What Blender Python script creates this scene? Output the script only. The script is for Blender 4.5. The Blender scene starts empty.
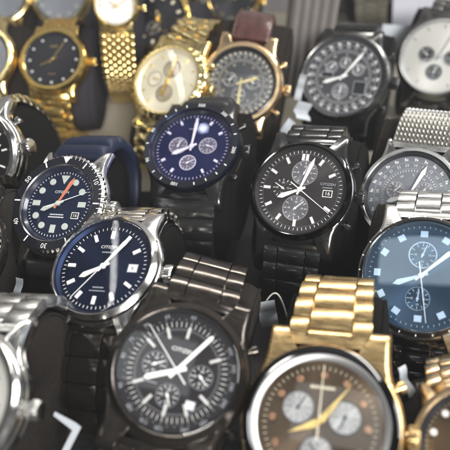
import bpy, bmesh, math, random
from mathutils import Vector, Matrix
PI = math.pi
rad = math.radians
random.seed(7)
scene = bpy.context.scene
COL = scene.collection
MM = 0.001

# ------------------------------------------------------------------ camera
PITCH = rad(42); FPX = 596.0; HPL = 52.0; HCAM = 154.6
CR = Vector((1, 0, 0)); CF = Vector((0, math.cos(PITCH), -math.sin(PITCH))); CU = Vector((0, math.sin(PITCH), math.cos(PITCH)))
CAM = Vector((0, -231 * math.cos(PITCH), HPL + HCAM))
cd = bpy.data.cameras.new('camera'); cam = bpy.data.objects.new('camera', cd); COL.objects.link(cam)
cam.matrix_world = Matrix((CR, CU, -CF)).transposed().to_4x4()
cam.location = CAM * MM
cd.sensor_width = 36; cd.lens = FPX / 450 * 36; cd.clip_start = 0.005; cd.clip_end = 20
cd.dof.use_dof = True; cd.dof.focus_distance = 0.232; cd.dof.aperture_fstop = 9.5
scene.camera = cam

def on_plane(u, v, z):                      # point (mm) at height z seen at photo position u, v
    d = (CF + CR * ((u - 225) / FPX) - CU * ((v - 225) / FPX)).normalized()
    return CAM + d * ((z - CAM.z) / d.z)

# ------------------------------------------------------------------ materials
def newmat(name):
    m = bpy.data.materials.new(name); m.use_nodes = True
    nt = m.node_tree
    return m, nt, nt.nodes['Principled BSDF']
def N(nt, t, **k):
    n = nt.nodes.new(t)
    for a, b in k.items(): setattr(n, a, b)
    return n
def noise(nt, scale, detail=3, stretch=None):
    tc = N(nt, 'ShaderNodeTexCoord'); mp = N(nt, 'ShaderNodeMapping'); nz = N(nt, 'ShaderNodeTexNoise')
    nt.links.new(tc.outputs['Object'], mp.inputs[0]); nt.links.new(mp.outputs[0], nz.inputs['Vector'])
    if stretch: mp.inputs['Scale'].default_value = stretch
    nz.inputs['Scale'].default_value = scale; nz.inputs['Detail'].default_value = detail
    return nz
def ramp(nt, src, stops):
    r = N(nt, 'ShaderNodeValToRGB')
    while len(r.color_ramp.elements) < len(stops): r.color_ramp.elements.new(0.5)
    for e, (p, c) in zip(r.color_ramp.elements, stops):
        e.position = p; e.color = (c, c, c, 1) if not isinstance(c, tuple) else (*c, 1)
    nt.links.new(src, r.inputs[0]); return r
def metal(name, col, r0=.12, r1=.32, brushed=False, metallic=1.0, bump=.02):
    m, nt, b = newmat(name)
    b.inputs['Metallic'].default_value = metallic
    nz = noise(nt, 220, 4, (1, 8, 8) if brushed else None)
    rr = ramp(nt, nz.outputs[0], [(.3, r0), (.75, r1)])
    nt.links.new(rr.outputs[0], b.inputs['Roughness'])
    n2 = noise(nt, 90, 3)
    cr = ramp(nt, n2.outputs[0], [(.3, tuple(c * .82 for c in col)), (.7, col)])
    nt.links.new(cr.outputs[0], b.inputs['Base Color'])
    bp = N(nt, 'ShaderNodeBump'); bp.inputs['Strength'].default_value = bump; bp.inputs['Distance'].default_value = .0002
    nt.links.new(nz.outputs[0], bp.inputs['Height']); nt.links.new(bp.outputs[0], b.inputs['Normal'])
    return m
def plain(name, col, rough=.5, metallic=0, var=.15, scale=150, bump=0, coat=0, dist=.0004):
    m, nt, b = newmat(name)
    b.inputs['Metallic'].default_value = metallic; b.inputs['Roughness'].default_value = rough
    b.inputs['Coat Weight'].default_value = coat
    nz = noise(nt, scale, 5)
    cr = ramp(nt, nz.outputs[0], [(.3, tuple(c * (1 - var) for c in col)), (.7, tuple(min(1, c * (1 + var)) for c in col))])
    nt.links.new(cr.outputs[0], b.inputs['Base Color'])
    if bump:
        bp = N(nt, 'ShaderNodeBump'); bp.inputs['Strength'].default_value = bump; bp.inputs['Distance'].default_value = dist
        nt.links.new(nz.outputs[0], bp.inputs['Height']); nt.links.new(bp.outputs[0], b.inputs['Normal'])
    return m
def sunray(name, col, rough=.32, aniso=.85, metallic=.9):
    m, nt, b = newmat(name)
    b.inputs['Metallic'].default_value = metallic; b.inputs['Roughness'].default_value = rough
    b.inputs['Base Color'].default_value = (*col, 1); b.inputs['Anisotropic'].default_value = aniso
    tg = N(nt, 'ShaderNodeTangent', direction_type='RADIAL', axis='Z')
    nt.links.new(tg.outputs[0], b.inputs['Tangent'])
    return m
def glass(name, tint=(1, 1, 1), refl=(1, 1, 1), ior=1.5, boost=0.0):
    m, nt, b = newmat(name); nt.nodes.remove(b)
    out = nt.nodes['Material Output']
    tr = N(nt, 'ShaderNodeBsdfTransparent'); tr.inputs[0].default_value = (*tint, 1)
    gl = N(nt, 'ShaderNodeBsdfGlossy'); gl.inputs[0].default_value = (*refl, 1); gl.inputs['Roughness'].default_value = .03
    fr = N(nt, 'ShaderNodeFresnel'); fr.inputs[0].default_value = ior
    ad = N(nt, 'ShaderNodeMath', operation='ADD', use_clamp=True); ad.inputs[1].default_value = boost
    mx = N(nt, 'ShaderNodeMixShader')
    nt.links.new(fr.outputs[0], ad.inputs[0]); geo = N(nt, 'ShaderNodeNewGeometry'); inv = N(nt, 'ShaderNodeMath', operation='SUBTRACT'); inv.inputs[0].default_value = 1
    mu = N(nt, 'ShaderNodeMath', operation='MULTIPLY'); nt.links.new(geo.outputs['Backfacing'], inv.inputs[1])
    nt.links.new(ad.outputs[0], mu.inputs[0]); nt.links.new(inv.outputs[0], mu.inputs[1]); nt.links.new(mu.outputs[0], mx.inputs[0])
    nt.links.new(tr.outputs[0], mx.inputs[1]); nt.links.new(gl.outputs[0], mx.inputs[2]); nt.links.new(mx.outputs[0], out.inputs[0])
    return m

MT = dict(
    gold=metal('gold', (.88, .62, .2), .12, .3), palegold=metal('pale_gold', (.93, .74, .34), .1, .26),
    goldbr=metal('brushed_gold', (.78, .56, .24), .22, .42, True),
    rose=metal('rose_gold', (.86, .62, .36), .14, .32), bronzegold=metal('warm_gold', (.70, .49, .23), .2, .4, True),
    steel=metal('steel', (.74, .73, .7), .08, .25), steelbr=metal('brushed_steel', (.6, .59, .56), .22, .42, True),
    warmsteel=metal('warm_steel', (.66, .62, .54), .12, .3, True),
    darksteel=metal('dark_steel', (.2, .2, .19), .14, .34, True),
    black=metal('black_plated_steel', (.07, .07, .07), .1, .28, True, .85),
    brownblack=metal('brown_black_steel', (.085, .074, .064), .1, .28, True, .9),
    blueblack=metal('blue_black_steel', (.03, .045, .09), .12, .3, False, .9),
    polishedblack=metal('polished_black', (.06, .06, .06), .06, .16),
    rubbernavy=plain('navy_rubber', (.009, .014, .034), .5, 0, .1, 300, .1),
    rubberblack=plain('black_rubber', (.012, .012, .013), .45, 0, .15, 300, .15),
    leather=plain('brown_leather', (.07, .028, .025), .3, 0, .35, 260, .7, .3),
    pillow=plain('dark_cushion', (.020, .017, .015), .85, 0, .3, 1700, .8),
    pillowgrey=plain('grey_cushion', (.032, .030, .035), .85, 0, .3, 1700, .8),
    pillowblack=plain('black_cushion', (.007, .0068, .0065), .85, 0, .3, 1700, .8),
    white=plain('white_print', (.8, .8, .78), .5, 0, .02), cream=plain('cream_print', (.7, .64, .48), .5, 0, .02),
    soft=plain('soft_print', (.5, .5, .48), .5, 0, .05), ring=plain('pale_ring', (.5, .5, .49), .3, 0, .03, coat=.5), grey=plain('grey_print', (.35, .37, .4), .5, 0, .05), red=plain('orange_red', (.6, .2, .12), .4, 0, .02),
    lume=plain('lume', (.5, .54, .5), .45, 0, .03), blackplain=plain('black_print', (.01, .01, .012), .3, 0, .1),
    lcd=plain('lcd_dark', (.015, .018, .016), .15, 0, .1, coat=.6), insert=plain('black_insert', (.01, .011, .016), .22, 0, .1, coat=.6),
    insertblue=plain('blue_black_insert', (.012, .016, .035), .2, 0, .1, coat=.6),
    brownprint=plain('brown_print', (.18, .11, .06), .4, .3), copper=metal('copper', (.75, .42, .25), .2, .35),
    d_black=sunray('black_dial', (.02, .02, .024), .4, .5, .5), d_champ=sunray('champagne_dial', (.88, .82, .62), .36, .85, .45),
    d_busy=sunray('charcoal_dial', (.06, .062, .068), .45, .3, .4), d_slate=sunray('slate_dial', (.26, .28, .31), .4, .4, .5),
    d_white=sunray('silver_dial', (.64, .63, .58), .42, .6, .3), d_navy=sunray('navy_dial', (.018, .03, .07), .4, .4, .6),
    d_violet=sunray('violet_blue_dial', (.028, .036, .11), .34, .75, .8), d_char=sunray('charcoal_sunray_dial', (.10, .088, .088), .25, .92),
    d_blue=sunray('sky_blue_dial', (.075, .12, .165), .38, .7), d_deep=sunray('deep_navy_sunray_dial', (.012, .021, .055), .33, .85),
    d_ink=sunray('ink_black_dial', (.022, .02, .022), .4, .4, .5), d_brown=sunray('bronze_brown_dial', (.15, .105, .065), .36, .85),
    s_black=sunray('black_subdial', (.03, .03, .035), .35, .6, .6), s_silver=sunray('silver_subdial', (.7, .7, .69), .35, .6),
    s_champ=sunray('champagne_subdial', (.7, .62, .46), .35, .6), s_grey=sunray('grey_subdial', (.34, .33, .36), .35, .6),
    glass=glass('crystal'), glasscoat=glass('coated_crystal', (.96, .95, 1), (.66, .72, 1), 1.5, .02), glassblue=glass('blue_coated_crystal', (.86, .93, 1), (.74, .88, 1), 1.55, .09),
    paper=plain('paper_tag', (.42, .45, .48), .6, 0, .04, 200, .1), thread=plain('thread', (.7, .68, .62), .7),
    card=plain('pale_card', (.36, .36, .41), .5, 0, .05, 60),
)

for k_ in ('pillow', 'pillowgrey', 'pillowblack'): MT[k_].node_tree.nodes['Principled BSDF'].inputs['Specular IOR Level'].default_value = .08
MT['rubbernavy'].node_tree.nodes['Principled BSDF'].inputs['Specular IOR Level'].default_value = .3
# ------------------------------------------------------------------ mesh helpers (mm)
class MB:
    def __init__(s): s.v = []; s.f = []
    def add(s, vs, fs, xf=None):
        o = len(s.v)
        s.v += [tuple(xf(p)) if xf else tuple(p) for p in vs]
        s.f += [tuple(i + o for i in f) for f in fs]
    def grid(s, rows, cols, pts, closeu=False, closev=False, xf=None):
        fs = []
        for i in range(rows - (0 if closeu else 1)):
            for j in range(cols - (0 if closev else 1)):
                a, b = i, (i + 1) % rows; c, d = j, (j + 1) % cols
                fs.append((a * cols + c, a * cols + d, b * cols + d, b * cols + c))
        s.add(pts, fs, xf)
    def lathe(s, prof, n=112, wob=None, xf=None, close=False):
        pts = []
        for (r, z) in prof:
            for j in range(n):
                a = 2 * PI * j / n; rr = r + (wob(a, r, z) if wob else 0)
                pts.append((rr * math.cos(a), rr * math.sin(a), z))
        s.grid(len(prof), n, pts, closeu=close, closev=True, xf=xf)
    def disc(s, r, z0, z1, n=64, xf=None, bev=0):
        if bev: prof = [(r, z0), (r, z1 - bev), (r - bev, z1)]
        else: prof = [(r, z0), (r, z1)]
        o = len(s.v); s.lathe(prof, n, xf=xf)
        s.f.append(tuple(range(o, o + n))[::-1]); s.f.append(tuple(range(o + n * (len(prof) - 1), o + n * len(prof))))
    def prism(s, poly, z0, z1, xf=None, inset=0):
        n = len(poly)
        cx = sum(p[0] for p in poly) / n; cy = sum(p[1] for p in poly) / n
        vs = [(x, y, z0) for x, y in poly]
        if inset:
            vs += [(x, y, z1 - inset) for x, y in poly]
            for x, y in poly:
                d = math.hypot(x - cx, y - cy) or 1; k = max(0, 1 - inset / d)
                vs.append((cx + (x - cx) * k, cy + (y - cy) * k, z1))
        else: vs += [(x, y, z1) for x, y in poly]
        L = len(vs) // n; fs = []
        for l in range(L - 1):
            for j in range(n):
                k = (j + 1) % n; fs.append((l * n + j, l * n + k, (l + 1) * n + k, (l + 1) * n + j))
        fs.append(tuple(range(n))[::-1]); fs.append(tuple(range((L - 1) * n, L * n)))
        s.add(vs, fs, xf)
    def box(s, x0, x1, y0, y1, z0, z1, xf=None, inset=0):
        s.prism([(x0, y0), (x1, y0), (x1, y1), (x0, y1)], z0, z1, xf, inset)
    def tube(s, pts, r, n=8, closed=False):
        P = [Vector(p) for p in pts]; m = len(P); vs = []
        for i, p in enumerate(P):
            t = (P[(i + 1) % m if closed else min(i + 1, m - 1)] - P[(i - 1) % m if closed else max(i - 1, 0)]).normalized()
            a = t.orthogonal().normalized() if i == 0 else (pa - t * pa.dot(t)).normalized()
            pa = a; b = t.cross(a)
            for j in range(n):
                q = 2 * PI * j / n; vs.append(p + a * (r * math.cos(q)) + b * (r * math.sin(q)))
        s.grid(m, n, vs, closeu=closed, closev=True)

def obj(name, mb, mat, parent=None, sharp=35, bevel=0, segs=2, smooth=True):
    me = bpy.data.meshes.new(name)
    me.from_pydata([(x * MM, y * MM, z * MM) for x, y, z in mb.v], [], mb.f)
    bm = bmesh.new(); bm.from_mesh(me)
    bmesh.ops.recalc_face_normals(bm, faces=bm.faces)
    if bevel:
        es = [e for e in bm.edges if len(e.link_faces) == 2 and e.calc_face_angle(0) > rad(38)]
        bmesh.ops.bevel(bm, geom=es, offset=bevel * MM, segments=segs, affect='EDGES', profile=.6, clamp_overlap=True)
    bm.to_mesh(me); bm.free()
    if smooth:
        for p in me.polygons: p.use_smooth = True
        me.set_sharp_from_angle(angle=rad(sharp))
    me.materials.append(MT[mat] if isinstance(mat, str) else mat)
    o = bpy.data.objects.new(name, me); COL.objects.link(o)
    if parent: o.parent = parent
    return o
def empty(name, label=None, cat=None, group=None, mat=None):
    o = bpy.data.objects.new(name, None); COL.objects.link(o); o.empty_display_size = .01
    if mat: o.matrix_world = mat
    return tag(o, label, cat, group)
def tag(o, label=None, cat=None, group=None, kind=None):
    if label: o['label'] = label
    if cat: o['category'] = cat
    if group: o['group'] = group
    if kind: o['kind'] = kind
    return o

_tc = {}
def text_geo(s):
    if s in _tc: return _tc[s]
    cu = bpy.data.curves.new('t', 'FONT'); cu.body = s; cu.align_x = 'CENTER'; cu.align_y = 'CENTER'; cu.size = 1; cu.resolution_u = 2
    o = bpy.data.objects.new('t', cu); COL.objects.link(o); bpy.context.view_layer.update()
    me = bpy.data.meshes.new_from_object(o.evaluated_get(bpy.context.evaluated_depsgraph_get()))
    g = ([tuple(v.co) for v in me.vertices], [tuple(p.vertices) for p in me.polygons])
    bpy.data.objects.remove(o); bpy.data.curves.remove(cu); bpy.data.meshes.remove(me)
    _tc[s] = g; return g
def rotz(a, r=0, dz=0, spin=0):              # clock angle a (deg): rotate and push out by r, spin about own centre first
    c, s = math.cos(rad(a)), math.sin(rad(a)); cs, ss = math.cos(rad(spin)), math.sin(rad(spin))
    def f(p):
        x, y = p[0] * cs + p[1] * ss, -p[0] * ss + p[1] * cs
        y += r
        return (x * c + y * s, -x * s + y * c, p[2] + dz)
    return f
def add_text(mb, s, size, a, r, z, upright=False, wide=1.0, flip=False):
    vs, fs = text_geo(s)
    f = rotz(a, r, z, spin=(-a if upright else (180 if flip else 0)))
    mb.add([(x * size * wide, y * size, 0) for x, y, _ in vs], fs, f)
def sdir(cx, cy, f):
    return lambda p: (lambda q: (q[0] + cx, q[1] + cy, q[2]))(f(p))

# ------------------------------------------------------------------ watch maker
def frame_for(u, v, t, lean, rho, z):
    P = on_plane(u, v, z); V = (CAM - P).normalized()
    r = (CR - V * CR.dot(V)).normalized(); w = V.cross(r)
    t = rad(t); l = rad(lean)
    n = (V * math.cos(t) + (r * math.cos(l) + w * math.sin(l)) * math.sin(t)).normalized()
    d = r * math.sin(rad(rho)) + w * math.cos(rad(rho))
    y = (d - V * (d.dot(n) / V.dot(n))).normalized(); x = y.cross(n).normalized()
    M = Matrix((x, y, n)).transposed().to_4x4(); M.translation = P * MM
    return M, P, x, y, n

ZT = -3.2        # loop top in watch frame
def make_loop(Ly, Lz, nexp=2.4):
    pts = []
    for i in range(401):
        th = PI / 2 - PI * i / 400
        c, s = math.cos(th), math.sin(th)
        pts.append((Ly * max(c, 0) ** (2 / nexp), ZT - Lz + Lz * (1 if s > 0 else -1) * abs(s) ** (2 / nexp)))
    return pts
def arc_from(pts, y0):
    i0 = next(i for i, p in enumerate(pts) if p[0] >= y0)
    q = pts[i0:]; L = [0]
    for a, b in zip(q, q[1:]): L.append(L[-1] + math.hypot(b[0] - a[0], b[1] - a[1]))
    return q, L
def sample(q, L, s):
    s = min(max(s, 0), L[-1] - 1e-6)
    lo, hi = 0, len(L) - 1
    while hi - lo > 1:
        m = (lo + hi) // 2
        if L[m] <= s: lo = m
        else: hi = m
    t = (s - L[lo]) / (L[hi] - L[lo] + 1e-9)
    y = q[lo][0] + t * (q[hi][0] - q[lo][0]); z = q[lo][1] + t * (q[hi][1] - q[lo][1])
    lo2 = max(0, lo - 3); hi2 = min(len(q) - 1, hi + 3)
    ty, tz = q[hi2][0] - q[lo2][0], q[hi2][1] - q[lo2][1]; l = math.hypot(ty, tz) or 1
    return y, z, ty / l, tz / l

def strap(root, side, q, L, y0, kind, mat, w0, w1, th, part='bracelet', upto=1.0):
    """side +1: 12 o'clock side, -1: 6 o'clock side"""
    tot = L[-1] * upto - (0.5 if side > 0 else 0.5)
    def P(s, x, h):                       # s along, x across, h outward
        y, z, ty, tz = sample(q, L, s)
        ny, nz = -tz, ty                  # outward normal
        return (x, side * (y + ny * h), z + nz * h)
    W = lambda s: w0 + (w1 - w0) * min(1, s / 45)
    mb = MB(); extra = MB()
    if kind.startswith('link'):
        # column layout in fractions, pitch, stagger
        lay = {'link3': [(-.5, -.2, 0), (-.2, .2, .5), (.2, .5, 0)], 'link3w': [(-.5, -.27, 0), (-.27, .27, .5), (.27, .5, 0)],
               'link5': [(-.5, -.3, 0), (-.3, -.14, .5), (-.14, .14, 0), (.14, .3, .5), (.3, .5, 0)], 'link1': [(-.5, .5, 0)],
               'linkH': [(-.5, -.25, 0), (-.25, .25, 0), (.25, .5, 0)], 'linkbead': [(-.5, -.34, 0), (-.34, -.2, .5), (-.2, -.07, 0), (-.07, .07, .5), (.07, .2, 0), (.2, .34, .5), (.34, .5, 0)]}[kind.split(':')[0]]
        pitch = float(kind.split(':')[1]); crown = float(kind.split(':')[2]) if kind.count(':') > 1 else .5
        for ci, (a, b, st) in enumerate(lay):
            s = -.2 if st == 0 else -.2
            first = True
            while s < tot - 1:
                ln = pitch if not (first and st) else pitch * .5
                s1 = min(s + ln - .34, tot)
                first = False
                c = []
                K = 6
                for k in range(K + 1):
                    u = k / K; c.append((s + (s1 - s) * u, th / 2 - .3 + crown * (1 - (2 * u - 1) ** 2) + .3))
                prof = [(s, -th / 2)] + c + [(s1, -th / 2)]
                wm = W((s + s1) / 2); x0 = a * wm + (.22 if a > -.5 else 0); x1 = b * wm - (.22 if b < .5 else 0)
                dx = 0.0
                n = len(prof)
                vs = [P(pp, x0, h + dx) for pp, h in prof] + [P(pp, x1, h + dx) for pp, h in prof]
                fs = [tuple(range(n)), tuple(range(n, 2 * n))[::-1]] + [(i, (i + 1) % n, n + (i + 1) % n, n + i) for i in range(n)]
                mb.add(vs, fs)
                s += ln
        o = obj(part, mb, mat, root, bevel=.22, segs=2, sharp=40)
        # dark pin layer between links
        rows = []
        for i in range(60):
            s = tot * i / 59; w = W(s) * .47
            rows += [P(s, -w, -th / 2 + .3), P(s, w, -th / 2 + .3), P(s, w, .1), P(s, -w, .1)]
        pm = MB(); pm.grid(60, 4, rows, closev=True)
        obj('link_pins', pm, mat if mat in ('black', 'brownblack') else ('darksteel' if 'gold' not in mat and mat not in ('rose',) else 'goldbr'), o)
        return o
    if kind == 'mesh':
        nc = int(w0 / 1.7); s = .3; r = 0
        while s < tot - 1:
            w = W(s)
            for c in range(nc + (r % 2)):
                x = -w / 2 + (c + (0.5 if r % 2 == 0 else 0)) * w / nc
                if abs(x) > w / 2 - .3: continue
                dx = w / nc * .52; ds = 1.0
                sk = .25 if r % 2 else -.25
                vs = [P(s - ds, x - sk, 0), P(s, x + dx, .1), P(s + ds, x + sk, 0), P(s, x - dx, .1), P(s - .3, x - dx * .35, th / 2 + .32), P(s + .3, x + dx * .35, th / 2 + .32)]
                mb.add(vs, [(0, 1, 5, 4), (1, 2, 5), (2, 3, 4, 5), (3, 0, 4)])
            s += 1.3; r += 1
        rows = []
        for i in range(80):
            s = tot * i / 79; w = W(s) / 2
            rows += [P(s, -w, -th / 2), P(s, w, -th / 2), P(s, w, .3), P(s, w - .6, .45), P(s, w - .7, .05), P(s, -w + .7, .05), P(s, -w + .6, .45), P(s, -w, .3)]
        mb.grid(80, 8, rows, closev=True)
        return obj(part, mb, mat, root, sharp=30)
    # smooth sweeps: leather / rubber / ribbed rubber
    n = 220; rows = []; sec = 26
    for i in range(n):
        s = tot * i / (n - 1); w = W(s) / 2; t2 = th / 2
        pad = 0
        if kind == 'ribbed':
            ph = (s % 7.5) / 7.5
            pad = (2.8 * (max(0, 1 - (2 * ph - 1) ** 2)) ** .5 if s < 44 else .4) - 1.1
        if kind == 'leather': pad = .9 * max(0, 1 - s / 25)
        for j in range(sec):
            a = 2 * PI * j / sec; cx, cz = math.cos(a), math.sin(a)
            e = .28 if kind != 'leather' else .4
            x = w * (1 if cx > 0 else -1) * abs(cx) ** e; h = t2 * (1 if cz > 0 else -1) * abs(cz) ** (.6)
            if h > 0: h += pad * (1 - (x / w) ** 14)
            rows.append(P(s, x, h))
    mb.grid(n, sec, rows, closev=True)
    m = len(rows); mb.f.append(tuple(range(sec))); mb.f.append(tuple(range(m - sec, m))[::-1])
    o = obj(part, mb, mat, root, sharp=50)
    if kind == 'leather':
        st = MB()
        for sx in (-1, 1):
            s = 1.5
            while s < 40:
                x = sx * (W(s) / 2 - 1.6)
                st.tube([P(s, x, th / 2 + .1), P(s + .9, x, th / 2 + .75), P(s + 1.8, x, th / 2 + .1)], .22, 6); s += 2.6
        obj('stitching', st, 'brownprint', o)
    return o

HANDS = {
    'baton': lambda L, w: [(-w * .4, -3), (w * .4, -3), (w * .5, L - 1), (0, L), (-w * .5, L - 1)],
    'sword': lambda L, w: [(-w * .3, -2.5), (w * .3, -2.5), (w * .35, L * .25), (w * .62, L * .8), (0, L), (-w * .62, L * .8), (-w * .35, L * .25)],
    'dauphine': lambda L, w: [(0, -2.5), (w * .7, L * .1), (0, L), (-w * .7, L * .1)],
    'needle': lambda L, w: [(-w * .5, -5), (w * .5, -5), (w * .25, L), (-w * .25, L)],
}
def watch(key, px, t, lean, rho, label, R, Rin, case, dial, Lw=None, lug=None, z=HPL, Ly=35, th=11, bez='smooth', bezmat=None, insert=None,
          rehaut='blackplain', glassmat='glass', markers=None, ticks=None, subs=(), text=(), hands=None, date=None, extras=None,
          up=('link3:5.5', 'steel', 22, 18, 3.2), low=None, crown=3, pushers=(), pillow=('pillow', 44), group='wristwatches crowded in the display', bezscale=None, crownmat=None, beztop=2.3, rw=1.5, lyl=None):
    M, Pt, X, Y, Nn = frame_for(*px, t, lean, rho, z)
    # loop height so that its lowest point rests on the tray
    def lowest(Lz):
        lo = 1e9
        for (y, zz) in make_loop(Ly, Lz)[::8]:
            for sy in (-1, 1):
                for sx in (-1, 1):
                    lo = min(lo, Pt.z + X.z * sx * (pillow[1] / 2 - 4 if pillow else up[2] / 2) + Y.z * sy * y + Nn.z * zz)
        return lo
    a, b = 10., 48.
    for _ in range(24):
        m = (a + b) / 2
        if lowest(m) > 2.2: a = m
        else: b = m
    Lz = a
    loop = make_loop(Ly, Lz)
    root = empty('wristwatch', label, 'watch', group, M)
    lug = lug or up[2] + 8; Lug = R + 4.5 if not isinstance(lug, tuple) else lug[1]
    if isinstance(lug, tuple): lug = lug[0]
    low = low or up
    y0 = R + .9
    q, L = arc_from(loop, y0)
    q2, L2 = arc_from(make_loop(lyl, Lz), y0) if lyl else (q, L)
    yA = .55 * R
    def droop(y):
        y = abs(y)
        if y <= yA: return 0
        i = next((i for i, p in enumerate(loop) if p[0] >= y), 200)
        i2 = next(i for i, p in enumerate(loop) if p[0] >= yA)
        return min(loop[i2][1] - loop[i][1], 12) * 1.0
    # --- case
    mb = MB(); n = 240; base = []
    notch = up[2] / 2 + .35
    for j in range(n):
        an = 2 * PI * (j + .5) / n; c, s = math.cos(an), math.sin(an)
        rr = min(lug / 2 / max(abs(c), 1e-6), Lug / max(abs(s), 1e-6))
        k = 5.0; r = (R ** (k * 3) + min(rr, R * 1.5) ** (k * 3)) ** (1 / (k * 3)) if rr > R * .8 else R
        x, y = r * c, r * s
        if abs(x) < notch and abs(y) > R * .5:
            r = (R + .4); x = r * c; y = r * s
        base.append((x, y))
    layers = [(.80, -th + 3.0), (.93, -th + 3.4), (.985, -th + 5.5), (1.0, -3.2), (.985, -1.4), (.955, -.7), (.90, -.35)]
    pts = []
    for k, zz in layers:
        for x, y in base: pts.append((x * k, y * k, zz - droop(y * k) * .95 + (0 if abs(y) < yA else .3)))
    mb.grid(len(layers), n, pts, closev=True)
    m = len(mb.v); mb.f.append(tuple(range(n))[::-1]); 
    # top: bring in to a ring below the bezel
    ring = []
    for x, y in base:
        l = math.hypot(x, y); ring.append((x / l * (R - 1.5), y / l * (R - 1.5), -.35 - droop(y / l * (R - 1.5)) * .3))
    o2 = len(mb.v); mb.v += ring
    l0 = (len(layers) - 1) * n
    mb.f += [(l0 + j, l0 + (j + 1) % n, o2 + (j + 1) % n, o2 + j) for j in range(n)]
    obj('case', mb, case, root, sharp=40)
    # --- bezel
    bm_ = bezmat or case
    mb = MB(); wob = None; prof = [(R - .6, -2.2), (R - .35, .2), (R - .6, .9)]
    H = beztop
    if bez == 'smooth': prof += [(R - 1.2, H - .7), (R - 1.9, H - .15), ((R + Rin) / 2, H), (Rin + .35, H - .05), (Rin, H - .4), (Rin - .05, .9)]
    elif bez == 'thin': prof = [(R - 1.2, -1.2), (R - 1.3, .9), (Rin + .9, H - .5), (Rin + .45, H), (Rin + .1, H - .2), (Rin - .05, .9)]
    elif bez == 'step': prof += [(R - .9, 1.2), (R - 2.0, 1.3), (R - 2.3, H - .2), (Rin + .4, H), (Rin, H - .3), (Rin - .05, .9)]
    elif bez == 'coin':
        wob = lambda a, r, z: (-.45 if (int(a / (2 * PI) * 240) % 4) < 2 else 0) if (r > R - 1.0 and z > -2.1) else 0
        prof = [(R - 1, -2.2), (R - .1, -.2), (R, 1.2), (R - .9, H - .3), (R - 1.3, H), (Rin + .4, H), (Rin, H - .3), (Rin - .05, .9)]
    elif bez == 'facet':
        wob = lambda a, r, z: -.55 * abs(math.sin(a * 18)) if .8 < z < H - .1 and r > Rin + 1 else 0
        prof += [(R - 1.1, 1.1), (R - 2.2, H - .3), (Rin + 1.2, H), (Rin + .3, H - .1), (Rin - .05, .9)]
    mb.lathe(prof, 240, wob)
    bz = obj('bezel', mb, bm_, root, sharp=30 if bez in ('coin', 'facet') else 40)
    if insert:
        ri, ro, imat = insert
        mb = MB(); mb.lathe([(ro, H - .1), (ro, H + .12), (ri, H + .2), (ri, H - .2)], 160)
        obj('bezel_insert', mb, imat, bz)
    if bezscale:
        mb = MB(); bezscale(mb, H + .24); obj('bezel_scale', mb, 'white' if not insert or len(insert) < 4 else insert[3], bz, smooth=False)
    # --- dial, rehaut
    mb = MB(); mb.disc(Rin - .1, -1.2, 0, 128)
    dl = obj('dial', mb, dial, root)
    mb = MB(); mb.lathe([(Rin - .06, 1.3), (Rin - .5, 1.25), (Rin - rw, .12), (Rin - rw, .02), (Rin - .06, .02)], 128, close=True)
    obj('chapter_ring', mb, rehaut, dl)
    RD = Rin - rw - .1
    # --- ticks
    for tk in (ticks or []):
        r1, r0, w, nn, mt = tk[:5]; mb = MB()
        for k in range(nn):
            if len(tk) > 5 and k % tk[5] == 0 and tk[5] > 0: continue
            mb.box(-w / 2, w / 2, r0, r1, .02, .1, rotz(k * 360 / nn))
        obj('minute_track', mb, mt, dl, smooth=False)
    # --- hour markers
    if markers:
        kind, r, ln, w, mt = markers[:5]; skip = markers[5] if len(markers) > 5 else ()
        for h in range(12):
            if h in skip: continue
            mb = MB()
            if kind == 'dot': mb.disc(w, .02, .5, 20, xf=rotz(h * 30, r), bev=.15)
            elif kind == 'diver':
                if h == 0: mb.prism([(-w * 1.4, 1.5), (w * 1.4, 1.5), (0, -2.2)], .02, .5, rotz(0, r), .1)
                elif h % 3 == 0: mb.box(-w * .8, w * .8, -1.9, 1.5, .02, .5, rotz(h * 30, r), .1)
                else: mb.disc(w, .02, .5, 20, xf=rotz(h * 30, r), bev=.12)
            else:
                if h == 0 and kind == 'baton2':
                    for sx in (-1, 1): mb.box(sx * w * .75 - w * .5, sx * w * .75 + w * .5, -ln / 2, ln / 2, .02, .6, rotz(0, r), .12)
                else: mb.box(-w / 2, w / 2, -ln / 2, ln / 2, .02, .6, rotz(h * 30, r), .14)
            obj('hour_marker', mb, mt, dl)
    # --- subdials
    for sdl in subs:
        ang, rr, rs, smat, rimmat, hmat, hang = sdl
        cx, cy = rr * math.sin(rad(ang)), rr * math.cos(rad(ang)); sh = lambda p: (p[0] + cx, p[1] + cy, p[2])
        mb = MB(); mb.disc(rs, .01, .07, 40, xf=sh)
        obj('subdial', mb, smat, dl)
        mb = MB(); mb.lathe([(rs + .28, .02), (rs + .22, .22), (rs - .02, .22), (rs - .12, .05)], 48, xf=sh)
        obj('subdial_rim', mb, rimmat, dl)
        mb = MB()
        for k in range(12 if rs > 3 else 8):
            kk = 12 if rs > 3 else 8
            mb.box(-.1, .1, rs * .7, rs * .93, .08, .12, sdir(cx, cy, rotz(k * 360 / kk)))
        if rs > 3.2:
            for k, s_ in enumerate(('60', '15', '30', '45') if smat != 's_champ' else ('12', '3', '6', '9')):
                vs, fs = text_geo(s_); f = sdir(cx, cy, rotz(k * 90, rs * .52, .09, -k * 90))
                mb.add([(x * 1.1, y * 1.1, 0) for x, y, _ in vs], fs, f)
        obj('subdial_scale', mb, 'white' if smat in ('s_black', 's_grey') or smat.startswith('d_') else 'brownprint', dl, smooth=False)
        mb = MB(); mb.prism([(-.26, -1), (.26, -1), (.14, rs * .85), (-.14, rs * .85)], .18, .34, sdir(cx, cy, rotz(hang)))
        mb.disc(.5, .1, .4, 12, xf=sh)
        obj('subdial_hand', mb, hmat, dl)
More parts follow.
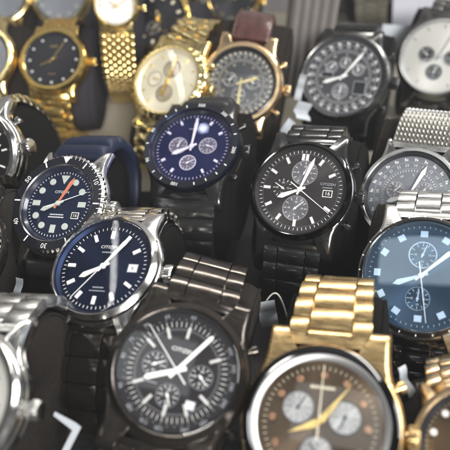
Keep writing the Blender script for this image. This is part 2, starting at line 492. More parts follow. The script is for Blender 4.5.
    # --- date window
    if date:
        ang, rr, w, h, num, fr = date
        mb = MB(); mb.box(-w / 2 - .3, w / 2 + .3, -h / 2 - .3, h / 2 + .3, .02, .16, rotz(ang, rr, 0, -ang))
        d1 = obj('date_window', mb, fr, dl)
        mb = MB(); mb.box(-w / 2, w / 2, -h / 2, h / 2, .17, .2, rotz(ang, rr, 0, -ang)); obj('date_disc', mb, 'white' if fr != 'white' else 'blackplain', dl)
        mb = MB(); add_text(mb, num, h * .95, ang, rr, .23, True); obj('date_number', mb, 'blackplain' if fr != 'white' else 'white', dl, smooth=False)
    # --- printed text
    for (s_, size, yy, xx, mt) in text:
        mb = MB()
        if s_.startswith('#'):                 # illegible line of print: a row of short strokes
            wd = float(s_[1:]); x = -wd / 2
            rr_ = random.Random(key + s_ + str(yy))
            while x < wd / 2:
                l = rr_.uniform(.25, .5); mb.box(xx + x, xx + x + l, yy - size / 2, yy + size / 2, .02, .08); x += l + .22
        else:
            vs, fs = text_geo(s_); mb.add([(x * size * 1.15 + xx, y * size + yy, .09) for x, y, _ in vs], fs)
        obj('dial_print', mb, mt, dl, smooth=False)
    if extras: extras(dl)
    # --- hands
    (ha, ma, sa, kind, hm, sm) = hands
    specs = [('hour_hand', ha, RD * .56, 1.7, .75), ('minute_hand', ma, RD * .84, 1.35, 1.0)]
    for nm, an, ln, w, zz in specs:
        if an is None: continue
        mb = MB(); kk = kind
        if kind == 'thin': mb.prism(HANDS['baton'](ln, .55), zz, zz + .18, rotz(an))
        else: mb.prism(HANDS[kk](ln, w), zz, zz + .28, rotz(an), .1)
        obj(nm, mb, hm if nm == 'hour_hand' or not isinstance(sm, tuple) else sm[1], root)
    smn = sm[0] if isinstance(sm, tuple) else sm
    if sa is not None:
        mb = MB(); mb.prism(HANDS['needle'](RD * .92, .4), 1.25, 1.38, rotz(sa)); obj('second_hand', mb, smn, root)
    mb = MB(); mb.disc(.95, .3, 1.55, 24, bev=.15); obj('hand_cap', mb, hm, root)
    # --- crystal
    mb = MB(); zc = H - .25
    mb.lathe([(.01, zc - .7), (Rin - .04, zc - .7), (Rin - .04, zc), (Rin - .3, zc + .1), (Rin - .6, zc + .13), (Rin - 1.2, zc + .15), (Rin * .66, zc + .2), (Rin * .33, zc + .24), (.01, zc + .25)], 96)
    obj('crystal', mb, glassmat, root, sharp=25)
    # --- crown, pushers
    cmat = crownmat or case
    if crown:
        def cx_(a):
            f = rotz(a)
            return lambda p: f((p[0], p[2] + R - .6, p[1] - 3.6))
        mb = MB(); wb = lambda a, r, z: -.22 * (int(a / (2 * PI) * 96) % 4 < 2) if r > crown * .85 and 1.3 < z < 3.8 else 0
        mb.lathe([(.01, 0), (crown * .5, 0), (crown * .5, 1.1), (crown * .88, 1.15), (crown, 1.5), (crown, 3.7), (crown * .85, 4.3), (.01, 4.5)], 96, wb, cx_(90))
        obj('crown', mb, cmat, root, sharp=30)
        for pa in pushers:
            mb = MB(); mb.lathe([(.01, -.5), (1.0, -.5), (1.0, 2.0), (1.75, 2.1), (1.8, 3.6), (1.5, 4.0), (.01, 4.05)], 40, None, cx_(pa))
            obj('pusher', mb, cmat, root)
    # --- straps
    for side, sp in ((1, up), (-1, low)):
        if not sp: continue
        strap(root, side, q if side > 0 else q2, L if side > 0 else L2, y0, sp[0], sp[1], sp[2], sp[3], sp[4], 'bracelet' if sp[0][:4] in ('link', 'mesh') else 'strap')
        if sp[0][:4] in ('link', 'mesh'):      # solid end link in the notch
            mb = MB(); w = sp[2] / 2
            rows = []
            for i in range(8):
                yy = (R - .6) + (y0 + 1.0 - R + .6) * i / 7
                zt = -3.2 + .9 + 1.2 - droop(yy) + .25
                rows += [(-w, side * yy, zt - 3.6), (w, side * yy, zt - 3.6), (w, side * yy, zt - .3), (w - .4, side * yy, zt), (-w + .4, side * yy, zt), (-w, side * yy, zt - .3)]
            mb.grid(8, 6, rows, closev=True); m = len(rows); mb.f += [tuple(range(6)), tuple(range(m - 6, m))]
            obj('end_link', mb, sp[1], root, sharp=40)
    if True:   # clasp at the bottom of the loop
        zb = loop[-1][1]; mb = MB(); w = (up[3]) / 2 + .6
        mb.box(-w, w, -9, 9, zb - 2.0, zb + 1.6); obj('clasp', mb, (up if up[0][:4] in ('link', 'mesh') else ('', case))[1], root, bevel=.5)
    # --- pillow
    if pillow:
        pr = empty('watch_pillow', PILLOW_LABELS[key], 'pillow', None, M)
        bpy.data.objects.remove(pr)
        top = -8.2; bot = loop[-1][1] + 2.2; a_ = Ly - 2.6; hz = (top - bot) / 2; zc_ = (top + bot) / 2; wv = pillow[1] / 2
        prof = [(-1, .0), (-1.0, .5), (-.995, .78), (-.96, .9), (-.88, .965), (-.7, .99), (0, 1), (.7, .99), (.88, .965), (.96, .9), (.995, .78), (1.0, .5), (1, .0)]
        rows = []; nn = 72
        for xx, k in prof:
            k = max(k, .02)
            for j in range(nn):
                an = 2 * PI * j / nn; c, s = math.cos(an), math.sin(an)
                rows.append((xx * wv, a_ * k * (1 if c > 0 else -1) * abs(c) ** (2 / 2.4), zc_ + hz * k * (1 if s > 0 else -1) * abs(s) ** (2 / 2.4)))
        mb = MB(); mb.grid(len(prof), nn, rows, closev=True)
        po = obj('watch_pillow', mb, pillow[0], sharp=60)
        po.matrix_world = M
        for sx in (-1, 1):
            mb = MB(); mb.tube([(sx * .9 * wv, a_ * .965 * (1 if math.cos(q) > 0 else -1) * abs(math.cos(q)) ** (2 / 2.4), zc_ + hz * .965 * (1 if math.sin(q) > 0 else -1) * abs(math.sin(q)) ** (2 / 2.4)) for q in [2 * PI * (k + .5) / 72 for k in range(72)]], .5, 6, True)
            obj('seam', mb, pillow[0], po)
        tag(po, PILLOW_LABELS[key], 'pillow', 'cushions inside the watch loops')
    return root

PILLOW_LABELS = dict(F='narrow black filler added to darken the hollow navy rubber strap loop of the diver watch', X='cushion under the pale gold watch in the top left corner',
    A='grey cushion inside the loop of the plain gold watch with a black dial', B='cushion under the champagne gold chronograph', C='cushion under the rose gold watch on a brown leather strap',
    D='black cushion under the dark steel watch with two small digital windows', E='cushion under the white dial chronograph at the right edge',
    G='black cushion under the violet blue chronograph with a black bezel', H='black cushion under the black chronograph with a charcoal sunray dial',
    I='cushion under the steel watch on a bright mesh band', J='black cushion under the pale blue glass watch at the right edge', K='brown black cushion under the steel watch with a plain navy dial',
    L='dark cushion under the black chronograph ringed with tachymeter numerals', M='cushion under the large gold chronograph at the bottom', N='tall brown black cushion beside the cut off steel watch at lower left',
    O='black cushion curving down from the steel crown at the left edge', P='dark cushion below the blue diver watch at the left edge', Q='cushion under the rose gold watch in the bottom right corner',
    R='grey cushion under the blue grey dial gold watch at the top left', S='dark cushion between the left edge and the plain gold watch with a black dial', T='cushion under the small white dial gold watch',
    U='cushion under the dark dial gold watch above the champagne chronograph', V='cushion under the dark gold rimmed watch above the brown strap', W='cushion under the grey steel bracelet at the top right')

# bezel scale functions
def scale_dive(r):
    def f(mb, z):
        for k in range(60):
            if k % 5: mb.box(-.12, .12, r + .9, r + 1.9, z - .05, z, rotz(k * 6)) if k < 20 else None
        for k in range(12):
            if k == 0: mb.prism([(-1.9, 1.5), (1.9, 1.5), (0, -1.5)], z - .05, z, rotz(0, r + .2))
            elif k % 2: mb.box(-.28, .28, r - 1.2, r + 1.5, z - .05, z, rotz(k * 30))
            else: add_text(mb, str(k * 5), 3.0, k * 30, r + .2, z)
    return f
def scale_ring(r, labels, size, tick=None, z_off=0):
    def f(mb, z):
        for a, s_ in labels: add_text(mb, s_, size, a, r, z)
        if tick:
            for k in range(tick[0]):
                a = k * 360 / tick[0]
                if all(abs((a - b + 180) % 360 - 180) > tick[3] for b, _ in labels): mb.box(-tick[4], tick[4], tick[1], tick[2], z - .05, z, rotz(a))
    return f
def busy(rings, mat='white', lines=()):
    def f(dl):
        mb = MB(); rr = random.Random(3)
        for (r, size, nn, kind) in rings:
            for k in range(nn):
                a = k * 360 / nn
                if kind == 'num': add_text(mb, str((k * 5) % 60 + 5 if nn <= 12 else (10 + k) % 90), size, a, r, .12)
                elif kind == 'letters': mb.box(-size * .45, -size * .12, r - size * .4, r + size * .4, .05, .1, rotz(a)); mb.box(size * .02, size * .4, r - size * .4, r + size * .1, .05, .1, rotz(a))
                elif kind == 'tick': mb.box(-.11, .11, r - size / 2, r + size / 2, .05, .1, rotz(a))
        obj('dial_scale', mb, mat, dl, smooth=False)
        mb = MB()
        for r in lines: mb.lathe([(r - .1, .03), (r - .1, .14), (r + .1, .14), (r + .1, .03)], 96)
        if lines: obj('scale_line', mb, 'grey', dl)
    return f
def lcds(boxes, more=None):
    def f(dl):
        if more: more(dl)
        for (x, y, w, h) in boxes:
            mb = MB(); mb.box(x - w / 2 - .3, x + w / 2 + .3, y - h / 2 - .3, y + h / 2 + .3, .06, .2); obj('window_frame', mb, 'grey', dl)
            mb = MB(); mb.box(x - w / 2, x + w / 2, y - h / 2, y + h / 2, .21, .26); obj('digital_window', mb, 'lcd', dl)
    return f

def tachy(dl):
    mb = MB()
    for n_ in (60, 65, 70, 75, 80, 90, 100, 110, 120, 140, 160, 200, 240, 300, 400):
        a = 3600 / n_ * 6; add_text(mb, str(n_), 1.75, a, 17.3, .12)
    for k in range(48):
        mb.box(-.1, .1, 16.0, 16.35, .05, .1, rotz(k * 7.5))
    obj('dial_scale', mb, 'grey', dl, smooth=False)
# ------------------------------------------------------------------ the watches
T60 = lambda r, w=.16, m='white', l=1.0: (r, r - l, w, 60, m)
# front and middle rows
watch('M', (319, 423), 12, 120, 9, 'large gold chronograph with bronze brown dial and dark bezel, bottom centre right', 23.6, 19.8, 'bronzegold', 'd_brown', lug=(37, 29), rw=1.9,
      bez='thin', bezmat='polishedblack', insert=None, rehaut='s_silver', up=('link3w:8:.7', 'bronzegold', 25.5, 21, 3.6), beztop=2.2,
      markers=('dot', 13.6, 0, 1.1, 'copper'), ticks=[T60(16.2, .16, 'cream')],
      subs=[(300, 7.4, 4.3, 's_silver', 's_grey', 'blackplain', 30), (72, 7.4, 4.5, 's_silver', 's_black', 'blackplain', 200), (180, 8.2, 4.3, 's_silver', 's_grey', 'blackplain', 320)],
      text=[('#7', .9, 10.0, 0, 'cream')], hands=(246, 36, 0, 'dauphine', 'gold', ('cream', 'gold')), pushers=(58, 122), crownmat='bronzegold', crown=3.4, Ly=51, pillow=('pillowblack', 34))
watch('L', (177, 371), 12, 112, 17, 'black steel chronograph with tachymeter numerals, left of the large gold one', 22.6, 18.9, 'brownblack', 'd_ink',
      lug=(35, 27), up=('linkH:8:.6', 'brownblack', 24, 21, 3.4), beztop=2.6, bez='thin', rw=.5,
      markers=('baton', 12.0, 3.6, .95, 'soft', (3, 9)), ticks=[(15.4, 13.7, .26, 60, 'soft'), (13.2, 12.6, .12, 120, 'grey')],
      extras=tachy,
      subs=[(272, 7.2, 3.7, 's_black', 's_grey', 'white', 60), (90, 7.6, 3.5, 's_black', 's_grey', 'white', 130), (184, 7.8, 3.4, 's_black', 's_grey', 'white', 150)],
      date=(142, 11.0, 2.4, 2.0, '16', 'grey'), text=[('CITIZEN', 1.75, 6.4, 0, 'white'), ('#4', .4, -5.2, -7, 'grey')],
      hands=(243, 31, 312, 'baton', 'white', 'white'), pushers=(58, 122), Ly=44, crown=3.0, pillow=('pillow', 38))
watch('K', (104, 267), 38, 133, 16, 'polished steel three hand watch with a plain navy sunray dial and date', 22, 18.6, 'steel', 'd_deep', lug=(31, 27), bez='thin',
      rehaut='d_deep', up=('link3w:6.5:.5', 'warmsteel', 23, 20, 3.2), low=('linkH:8.6:1.1', 'brownblack', 24, 22, 3.2),
      markers=('baton', 13.0, 3.0, 1.25, 'white', (3,)), ticks=[T60(16.3, .2)], date=(90, 11.4, 3.2, 2.6, '6', 'grey'),
      text=[('CITIZEN', 1.7, 8.0, 0, 'white'), ('#5', .5, 5.9, 0, 'grey'), ('#4', .5, -8.0, 0, 'grey'), ('#6', .4, -9.3, 0, 'grey')],
      hands=(240, 33, 214, 'sword', 'white', 'white'), crown=3.4, Ly=35, z=53, pillow=('pillowblack', 28), lyl=50)
watch('J', (421, 276), 11, 105, 6, 'steel chronograph with pale blue reflecting glass and white block markers, right edge', 22.8, 19.8, 'steelbr', 'd_blue', lug=(31, 28),
      bez='thin', bezmat='black', glassmat='glassblue', rehaut='d_blue', up=('link3:6.2:.6', 'steelbr', 23, 21, 3.2), low=('link3:6.2:.9', 'polishedblack', 24, 23, 3.2), lyl=44,  # lower bracelet coloured black for steel that mirrors dark surroundings
      markers=('baton', 15.2, 2.3, 2.6, 'white'), ticks=[(18.2, 17.5, .16, 60, 'white')], subs=[(0, 7.6, 4.6, 'd_blue', 'white', 'white', 20), (184, 8.2, 4.0, 'd_blue', 's_silver', 'white', 5)],
      hands=(248, 46, 170, 'sword', 'white', 'white'), pushers=(58, 122), Ly=36, bezscale=scale_ring(21.1, [], 1, (24, 20.9, 21.5, 0, .16)), beztop=2.2)
watch('H', (300, 190), 22, 124, 9.5, 'black chronograph with a charcoal sunray dial and white baton markers, second row centre', 22.6, 19.3, 'black', 'd_char', lug=(33, 28),
      bez='thin', bezmat='polishedblack', rehaut='blackplain', up=('linkH:7:.8', 'black', 24, 22, 3.4), markers=('baton2', 14.3, 2.9, 1.15, 'white', (3,)),
      ticks=[(17.4, 16.3, .2, 60, 'white'), (16.0, 15.8, .1, 180, 'grey')], subs=[(5, 7.6, 5.2, 's_grey', 's_silver', 'white', 20), (185, 8.0, 5.2, 's_grey', 's_silver', 'white', 45), (272, 7.6, 4.4, 'd_char', 's_black', 'white', 300)],
      date=(93, 11.6, 3.4, 2.4, '16', 'white'), text=[('CITIZEN', 1.5, 3.4, 11.2, 'grey'), ('#4', .4, 1.9, 11.2, 'grey')],
      hands=(245, 17, 124, 'sword', 'white', 'white'), pushers=(58, 122), crown=3.0, pillow=('pillowblack', 44), z=52, lyl=45)
watch('G', (192, 147), 36, 117, 12, 'black cased chronograph with a violet blue dial and wide numbered bezel, second row', 23, 19.2, 'black', 'd_violet', lug=(34, 28),
      bez='smooth', bezmat='blueblack', insert=(19.4, 22.0, 'insert'), glassmat='glasscoat', up=('ribbed', 'rubberblack', 25, 22, 4), low=('link1:9:.8', 'black', 29, 27, 3.6), beztop=2.6,
      bezscale=scale_ring(20.7, [(5, '500'), (40, '300'), (98, '200'), (190, '100'), (290, '80'), (245, '90')], 2.3, (24, 20.1, 21.4, 13, .22)),
      markers=('baton', 14.3, 2.0, 1.1, 'white', (3, 9, 6)), ticks=[T60(16.9, .2)], subs=[(275, 6.8, 4.1, 's_grey', 'soft', 'white', 20), (84, 7.4, 3.9, 's_grey', 'soft', 'white', 110), (184, 8.2, 3.6, 's_grey', 'white', 'white', 60)],
      text=[('#6', .6, 9.6, 0, 'grey')], rehaut='insert', hands=(243, 2, None, 'sword', 'white', 'white'), pushers=(58, 122), crown=3.6, pillow=('pillowblack', 42), Ly=36, lyl=48)
watch('F', (59, 204), 40, 144, 15, 'blue diver watch with a black numbered bezel on a navy rubber strap', 21.5, 16.4, 'steel', 'd_navy', lug=(31, 26),
      bez='coin', insert=(16.8, 20.2, 'insert'), bezscale=scale_dive(18.4), rehaut='insertblue', up=('ribbed', 'rubbernavy', 26, 23, 5.2), low=('ribbed', 'rubberblack', 25, 21, 4.2),
      markers=('diver', 11.0, 2.6, 1.4, 'lume', (4,)), ticks=[T60(14.2, .22, 'white', .8)], date=(118, 10.0, 2.8, 2.2, '16', 'white'),
      text=[('CITIZEN', 1.6, 5.2, 0, 'white'), ('#6', .5, -4.6, 0, 'white'), ('#7', .5, -5.7, 0, 'white')], hands=(246, 24, 68, 'sword', 'lume', ('white', 'red')), crown=3.4, pillow=('pillowblack', 15), Ly=37, z=51)  # narrow black cushion added so the hollow strap loop looks dark inside
watch('I', (409, 196), 15, 120, 11, 'steel world time watch on a bright mesh band, half covered by links', 21.4, 18.6, 'steel', 'd_slate', lug=(29, 25), bez='smooth',
      up=('mesh', 'steelbr', 25, 23.5, 2.6), low=('mesh', 'steelbr', 23, 22, 2.6), rehaut='insert', markers=None, extras=busy([(15.8, 1.6, 24, 'letters'), (13.2, 1.7, 24, 'num'), (10.9, .8, 60, 'tick'), (9.0, 1.3, 12, 'num')], 'white', (14.6, 11.8)),
      subs=[(285, 6.2, 3.4, 's_grey', 's_silver', 'white', 40), (60, 6.4, 3.2, 's_grey', 's_silver', 'white', 200)], hands=(245, 20, 100, 'sword', 'white', 'white'), z=49, Ly=42)
# back row
watch('E', (439, 57), 13, 110, 8, 'chronograph with a silver white dial and three black counters, top right', 24, 20.8, 'darksteel', 'd_white', lug=(32, 29), bez='thin',
      rehaut='s_silver', up=('link3:6.2:.5', 'darksteel', 23, 21, 3.2), markers=('baton', 17.0, 1.7, .6, 'grey', (3, 9, 6)), ticks=[(19.0, 18.3, .14, 60, 'grey')],
      subs=[(276, 7.0, 4.3, 's_black', 's_silver', 'white', 310), (90, 7.0, 4.2, 's_black', 's_silver', 'white', 60), (186, 8.6, 4.5, 's_black', 's_silver', 'white', 20)],
      hands=(248, 20, None, 'thin', 'grey', 'grey'), pushers=(58, 122), Ly=36)
watch('D', (343, 77), 20, 115, 8, 'dark steel watch with a crowded grey dial and two small digital windows', 25, 21.6, 'black', 'd_busy', lug=(33, 29), bez='thin', bezmat='darksteel',
      rehaut='d_busy', up=('mesh', 'darksteel', 24, 23, 2.8), low=('mesh', 'black', 25, 23, 2.8), extras=lcds([(-8.6, .6, 6, 2.6), (9.6, -5.2, 6, 6.6)], busy([(18.4, 1.9, 24, 'letters'), (16.2, 2.0, 24, 'num'), (13.8, .9, 60, 'tick'), (12.2, 1.5, 12, 'num')], 'white', (19.5, 17.3, 14.7))),
      subs=[(305, 8.6, 3.2, 's_grey', 's_silver', 'white', 40), (58, 8.6, 3.2, 's_grey', 's_silver', 'white', 340), (0, 7.8, 3.0, 's_grey', 's_silver', 'white', 0), (182, 7.8, 4.2, 's_grey', 's_silver', 'white', 0)],
      hands=(248, 33, None, 'sword', 'white', 'white'), pushers=(58, 122), crown=3.4, pillow=('pillowblack', 44), Ly=36, lyl=44)
watch('C', (241, 83), 15, 118, 9.5, 'rose gold cased watch with a crowded dark dial on a brown leather strap', 22.4, 18.6, 'rose', 'd_busy', lug=(31, 27), bez='smooth',
      up=('leather', 'leather', 22, 19, 4.2), low=('leather', 'leather', 22, 19, 4.2), rehaut='blackplain', extras=busy([(15.9, 1.5, 36, 'letters'), (13.6, 1.7, 24, 'num'), (11.6, .8, 60, 'tick'), (10.0, 1.5, 12, 'num')], 'cream', (14.8, 12.4)),
      subs=[(280, 6.2, 3.4, 's_black', 's_silver', 'white', 40), (80, 6.2, 3.4, 's_black', 's_silver', 'white', 300), (183, 6.6, 3.4, 's_black', 's_silver', 'white', 90)],
      hands=(66, 178, None, 'sword', 'palegold', 'white'), pushers=(58, 122), Ly=42)
watch('B', (168, 81), 36, 135, 20, 'champagne gold chronograph with faceted bezel and two brown ringed counters', 22.2, 17.9, 'palegold', 'd_champ', lug=(31, 27), bez='facet',
      rehaut='d_champ', up=('link3:6.4:1.3', 'palegold', 24, 22, 3.4), markers=('baton', 14.6, 1.8, .6, 'gold', (0, 6)), ticks=[T60(16.2, .14, 'brownprint', .7)],
      subs=[(0, 6.9, 4.7, 's_champ', 'brownprint', 'gold', 100), (180, 6.9, 4.7, 's_champ', 'brownprint', 'gold', 150), (270, 8.2, 4.0, 'd_champ', 'brownprint', 'gold', 90)],
      date=(92, 9.4, 2.0, 1.8, '8', 'goldbr'), hands=(190, 5, None, 'baton', 'gold', 'gold'), pushers=(58, 122), crown=3.2, Ly=43)
watch('A', (53, 60), 32, 127, 8, 'plain round gold dress watch with a black dial and tiny stone markers', 19.8, 15.9, 'gold', 'd_black', lug=(26, 23), bez='smooth',
      up=('linkbead:5:.6', 'gold', 19, 17, 3), low=('link3w:8.5:1.3', 'gold', 19, 17, 3.4), rehaut='d_black', markers=('dot', 13.3, 0, .62, 'white', (0,)), text=[('#4', 1.0, 8.2, 0, 'goldbr'), ('#4', .5, -8.2, 0, 'goldbr')],
      hands=(244, 32, None, 'thin', 'gold', 'gold'), crown=2.3, pillow=('pillowgrey', 40), Ly=34)
# far row, cut by the top edge
watch('R', (60, -4), 28, 125, 8, 'gold rimmed watch with blue grey dial, cut by the top edge at left', 21, 18, 'palegold', 'd_slate', lug=(26, 24), bez='smooth',
      up=('link3:5:.6', 'palegold', 18, 16, 3), markers=('baton', 14, 2.2, .7, 'cream'), hands=(300, 60, None, 'thin', 'palegold', 'palegold'), crown=2, Ly=30, z=48, pillow=('pillowgrey', 44))
watch('T', (116, 6), 15, 120, 3, 'small gold dress watch with a bright white dial on a beaded bracelet', 12.5, 10.4, 'palegold', 'white', lug=(19, 15), bez='smooth', rehaut='s_silver',
      up=('linkbead:4:.7', 'palegold', 14, 13, 3), low=('linkbead:4.2:1.0', 'palegold', 19, 19, 3.2), markers=('baton', 8, 1.4, .4, 'gold'), hands=(300, 60, None, 'thin', 'gold', 'gold'), crown=1.6, Ly=33, pillow=('pillowgrey', 26), z=76, lyl=46)
watch('U', (158, 20), 28, 130, 16, 'gold watch with a dark dial and block markers tucked above the champagne chronograph', 20, 17.2, 'gold', 'd_black', lug=(27, 24), bez='thin', up=('link3:5.4:.8', 'gold', 20, 18, 3.2),
      markers=('baton', 13.4, 2.6, 1.6, 'cream'), subs=[(200, 5.5, 4.2, 's_black', 's_grey', 'cream', 40)], hands=(300, 200, None, 'thin', 'gold', 'gold'), crown=2.4, Ly=28, pillow=('pillowgrey', 40), z=60)
watch('V', (233, -2), 15, 110, 5, 'black dial watch with thin gold rim, cut off above the brown leather strap', 18.5, 16.2, 'gold', 'd_black', lug=(25, 22), bez='thin', up=('leather', 'rubberblack', 19, 17, 3), low=('leather', 'rubberblack', 19, 17, 3),
      markers=('baton', 13, 2, .5, 'goldbr'), hands=(300, 45, None, 'thin', 'gold', 'gold'), crown=2, Ly=28, pillow=('pillowgrey', 36), z=50)
watch('W', (378, -42), 18, 110, 6, 'grey steel bracelet hanging down behind the digital window watch at the top', 21, 18, 'darksteel', 'd_slate', lug=(30, 26), up=('link3:6.5:.4', 'steelbr', 23, 21, 3.2),
      markers=('baton', 14, 2, .6, 'white'), hands=(300, 45, None, 'thin', 'white', 'white'), crown=2.6, Ly=36, z=70)
# left edge
watch('X', (2, -4), 25, 125, 5, 'pale gold watch with a silver dial in the top left corner', 19, 16, 'palegold', 'd_slate', lug=(26, 23), bez='step',
      up=('link3:5:.6', 'palegold', 20, 18, 3), markers=('baton', 13, 2, .6, 'goldbr'), hands=(300, 45, None, 'thin', 'gold', 'gold'), crown=2.2, Ly=30, pillow=('pillow', 40), z=50)
watch('S', (-20, 58), 35, 135, 5, 'gold rimmed watch cut by the left edge beside the plain black dial gold watch', 20.5, 17.2, 'palegold', 'd_slate', lug=(27, 24), bez='smooth',
      up=('linkbead:5:.6', 'palegold', 20, 18, 3), markers=('baton', 13.5, 2, .6, 'goldbr'), hands=(300, 45, None, 'thin', 'gold', 'gold'), crown=None, Ly=32, pillow=('pillow', 46), z=52)
watch('O', (-22, 157), 40, 165, 356, 'steel watch with dark dial and large crown, cut by the left edge', 21.5, 17.5, 'steel', 'd_ink', lug=(30, 26), bez='smooth', up=('link3:6:.6', 'steel', 22, 19, 3.2),
      markers=('baton', 13.8, 2.6, .8, 'white'), hands=(240, 80, None, 'baton', 'white', 'white'), crown=3.7, pillow=('pillowblack', 24), pushers=(58,), Ly=31, z=54)
watch('P', (-52, 250), 40, 160, 5, 'dark ridged rim watch at the left edge beside the blue diver', 22, 18.4, 'brownblack', 'd_ink', lug=(31, 27), bez='coin', bezmat='darksteel', up=('link3:6:.6', 'brownblack', 22, 19, 3.2),
      low=('link1:5:.5', 'rose', 22, 19, 3.2), markers=('baton', 14, 2.4, .8, 'cream'), hands=(300, 45, None, 'baton', 'cream', 'cream'), crown=None, pillow=('pillow', 26), Ly=34, z=50)
watch('N', (-46, 402), 38, 168, 8, 'steel watch with a broad bright rim cut by the lower left edge', 22, 18, 'steel', 'd_white', lug=(31, 27), bez='smooth', up=('link3:7:.6', 'steelbr', 26, 24, 3.2),
      markers=('baton', 14, 2.6, 1, 'grey'), hands=(300, 45, None, 'baton', 'grey', 'grey'), crown=2.8, pillow=('pillow', 24), Ly=37, z=56, rehaut='s_silver')
watch('Q', (478, 448), 14, 120, 352, 'rose gold rimmed watch with a dark dotted dial in the bottom right corner', 18.6, 15.6, 'rose', 'd_brown', lug=(26, 23), bez='smooth', up=('link3w:6:.7', 'rose', 20, 18, 3.2),
      markers=('dot', 12.2, 0, 1.0, 'white'), ticks=[T60(14, .16, 'cream', .6)], hands=(246, 36, None, 'baton', 'cream', 'cream'), crown=None, Ly=33, z=52)

# ------------------------------------------------------------------ price tags, cards, backdrop
def paper(label, u, v, z, w, h, yaw, pitch, roll, fold=25, thread=None, cat='price tag'):
    P = on_plane(u, v, z)
    root = empty('price_tag', label, cat, 'paper price tags')
    root.location = P * MM; root.rotation_euler = (rad(pitch), rad(roll), rad(yaw))
    mb = MB(); rows = []; n = 14
    for k, zz in ((0, 0), (1, .35)):
        pass
    pts = []; seq = []
    for i in range(n):
        t = i / (n - 1) * h; b = max(0, t - h * .5)
        y = min(t, h * .5) + b * math.cos(rad(fold)); q = b * math.sin(rad(fold)) + .4 * math.sin(t * .9)
        seq.append((y, q))
    for y, q in seq: pts += [(-w / 2, y, q), (w / 2, y, q + .3), (w / 2, y, q + .6), (-w / 2, y, q + .3)]
    mb.grid(n, 4, pts, closev=True); m = len(pts); mb.f += [(0, 1, 2, 3), (m - 4, m - 3, m - 2, m - 1)]
    obj('tag_paper', mb, 'paper', root, sharp=40)
    mb = MB()
    if thread:
        pts = [(thread[0] * math.sin(PI * k / 16) * .4 + thread[2] * k / 16, h * .9 + thread[1] * math.sin(PI * k / 16) - thread[1] * 1.6 * k / 16, 1 + 2 * math.sin(PI * k / 16)) for k in range(17)]
        mb.tube(pts, .28, 6); obj('tag_thread', mb, 'thread', root)
    return root
paper('folded white paper tag between the rose gold and digital window watches', 303, 120, 40, 9, 11, 20, 20, 25, 70)
paper('crumpled white paper tag lying left of the other folded tag', 291, 130, 36, 9, 9, 55, 35, -20, 80)
paper('narrow white tag strip standing beside the ribbed stand', 297, 100, 42, 3.5, 14, -8, 60, 10, 20)
paper('small white tag on a looped thread beside the gold bracelet', 270, 326, 34, 6.5, 10, 4, 45, -10, 30, (4, 8, 7))
def bent_tag(label, u, v, z, poly, th, rot):
    mb = MB(); mb.prism(poly, 0, th); o = obj('price_tag', mb, 'paper'); o.location = on_plane(u, v, z) * MM
    o.rotation_euler = tuple(rad(a) for a in rot); tag(o, label, 'price tag', 'paper price tags')
bent_tag('bent white tag in front of the dark links at lower left', 76, 424, 38, [(-6.5, 4.0), (0, .4), (1.7, -1), (-3.5, -10), (-5.6, -9.6), (-1.0, -1.7), (-6.9, 2.9)], .5, (38, -6, 0))
paper('thin pale tag poking out below the gold chronograph crown', 412, 396, 38, 3.2, 10, 35, 30, 10, 20)
paper('small white tag corner left of the navy dial watch', 17, 296, 36, 3, 7, -15, 40, 0, 20)

# pale cards behind the digital window watch
def slab(name, u, v, z, w, h, th, yaw, pitch, mat, label, cat):
    P = on_plane(u, v, z); mb = MB(); mb.box(-w / 2, w / 2, 0, h, 0, th)
    o = obj(name, mb, mat, bevel=.3); o.location = P * MM; o.rotation_euler = (rad(pitch), 0, rad(yaw)); tag(o, label, cat); return o
slab('display_card', 398, 62, 34, 24, 22, 1.2, -8, 55, 'paper', 'white card standing behind the digital window watch', 'card')
slab('display_card', 424, 30, 30, 46, 40, 1.2, 4, 62, 'card', 'pale grey card behind the white dial chronograph at the top right', 'card')

# fluted stand
P = on_plane(303, 96, 0)
mb = MB(); n = 5; Wd = 29; sec = []
for i in range(n * 10 + 1):
    t = i / 10; x = -Wd / 2 + Wd * i / (n * 10); sec.append((x, -2.4 * abs(math.sin(PI * t))))
sec += [(Wd / 2, 14), (-Wd / 2, 14)]
mb.prism(sec, 0, 120)
MT['fluted'] = plain('fluted_taupe', (.23, .21, .20), .6, 0, .12, 60, .2)
fs = obj('fluted_stand', mb, 'fluted', sharp=50); fs.location = P * MM; fs.rotation_euler = (0, rad(2), rad(3))
tag(fs, 'taupe fluted display stand rising behind the paper tags at the top', 'display stand')

# tray (surface the loops rest on)
mb = MB(); mb.box(-700, 700, -500, 700, -6, 0)
m, nt, b = newmat('tray'); b.inputs['Roughness'].default_value = .45
nz = noise(nt, 14, 4); cr = ramp(nt, nz.outputs[0], [(.35, (.42, .38, .29)), (.65, (.52, .48, .38))]); nt.links.new(cr.outputs[0], b.inputs['Base Color'])
n2 = noise(nt, 700, 3); bp = N(nt, 'ShaderNodeBump'); bp.inputs['Strength'].default_value = .2; bp.inputs['Distance'].default_value = .0003
nt.links.new(n2.outputs[0], bp.inputs['Height']); nt.links.new(bp.outputs[0], b.inputs['Normal']); MT['tray'] = m
tr = obj('display_tray', mb, 'tray'); tag(tr, kind='structure')
mb = MB(); mb.box(-600, 600, -450, 84, .6, 1.4); MT['mat'] = plain('added_black_mat', (.010, .0095, .009), .8, 0, .3, 900, .6)
mt_ = obj('gap_darkening_mat', mb, 'mat', bevel=.3); tag(mt_, kind='structure')  # black sheet added so the gaps between the front loops go dark
mb = MB(); mb.box(-700, 700, 330, 340, 0.5, 420)
MT['backwall'] = plain('case_back', (.30, .29, .30), .5, 0, .15, 12)
bw = obj('case_back', mb, 'backwall'); tag(bw, kind='structure')

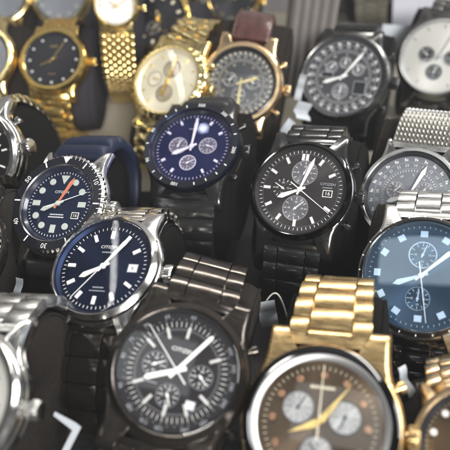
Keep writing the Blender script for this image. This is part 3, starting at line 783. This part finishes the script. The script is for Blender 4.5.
# added thin volume, standing in for the milky reflection of the case glass
hz = MB(); hz.box(-720, 720, -720, 720, -1000, 1500)
mh = bpy.data.materials.new('reflection_haze'); mh.use_nodes = True; hn = mh.node_tree; hn.nodes.remove(hn.nodes['Principled BSDF'])
vol = hn.nodes.new('ShaderNodeVolumePrincipled'); vol.inputs['Density'].default_value = .065; vol.inputs['Color'].default_value = (.9, .92, .95, 1)
hn.links.new(vol.outputs[0], hn.nodes['Material Output'].inputs['Volume'])
ho = obj('reflection_haze', hz, mh, smooth=False); tag(ho, kind='stuff')
# ------------------------------------------------------------------ world and lamps
w = bpy.data.worlds.new('World'); scene.world = w; w.use_nodes = True; nt = w.node_tree
bg = nt.nodes['Background']; tc = N(nt, 'ShaderNodeTexCoord')
nz = N(nt, 'ShaderNodeTexNoise'); nz.inputs['Scale'].default_value = 3.4; nz.inputs['Detail'].default_value = 3
nt.links.new(tc.outputs['Generated'], nz.inputs['Vector'])
cr = ramp(nt, nz.outputs[0], [(.38, (.03, .03, .033)), (.52, (.14, .135, .13)), (.64, (.5, .52, .55)), (.74, (.8, .83, .87))])
nt.links.new(cr.outputs[0], bg.inputs[0]); bg.inputs[1].default_value = .55
def area(name, loc, target, sx, sy, power, col=(1, 1, 1), axis=None):
    l = bpy.data.lights.new(name, 'AREA'); l.shape = 'RECTANGLE'; l.size = sx; l.size_y = sy; l.energy = power; l.color = col
    o = bpy.data.objects.new(name, l); COL.objects.link(o)
    d = (Vector(target) - Vector(loc)).normalized(); q = d.to_track_quat('-Z', 'Y').to_matrix()
    if axis is not None:
        y = (axis - d * axis.dot(d)).normalized(); z = -d; x = y.cross(z); q = Matrix((x, y, z)).transposed()
    m = q.to_4x4(); m.translation = Vector(loc); o.matrix_world = m; return o
area('case_light', (.05, .42, .55), (0, .02, .05), 1.1, .03, 6.5, (1, .98, .93))
area('overhead_fill_light', (.75, -.15, 1.0), (0, 0, .05), .5, .4, 9.0, (.97, .98, 1))  # soft overhead fill added, set aside so the crystals don't mirror it
area('front_fill_light', (.3, -1.3, .95), (0, .05, .05), .6, .3, 25.0, (1, .97, .94))  # fill added behind the camera to brighten dials and markers
def reflect_lamp(px, t, lean, rho, dist, z=HPL, at=None):
    M, Pt, X, Y, Nn = frame_for(*px, t, lean, rho, z)
    d = (on_plane(*at, z) - CAM).normalized(); Pt = CAM + d * ((Pt - CAM).dot(Nn) / d.dot(Nn)); V = (CAM - Pt).normalized()
    Rf = Nn * (2 * Nn.dot(V)) - V; up = CU - V * CU.dot(V)
    return Pt * MM, (Pt * MM + Rf * dist), up - Nn * (2 * up.dot(Nn))
p, q_, ax = reflect_lamp((104, 267), 38, 133, 16, .55, 53, (118, 264)); area('strip_light', q_, p, .0024, .5, .12, (1, 1, 1), ax)
p, q_, ax = reflect_lamp((421, 276), 11, 105, 6, .35, HPL, (418, 258)); area('window_light', q_, p, .085, .052, .022, (.92, .98, 1), ax)
p, q_, ax = reflect_lamp((192, 147), 36, 117, 12, .7, HPL, (206, 126)); area('bulb_light', q_, p, .010, .008, .014, (.95, .97, 1), ax)

scene.render.engine = 'CYCLES'
scene.view_settings.view_transform = 'Standard'; scene.view_settings.look = 'None'; scene.view_settings.gamma = 1
scene.view_settings.exposure = 0.3
scene.cycles.transparent_max_bounces = 16
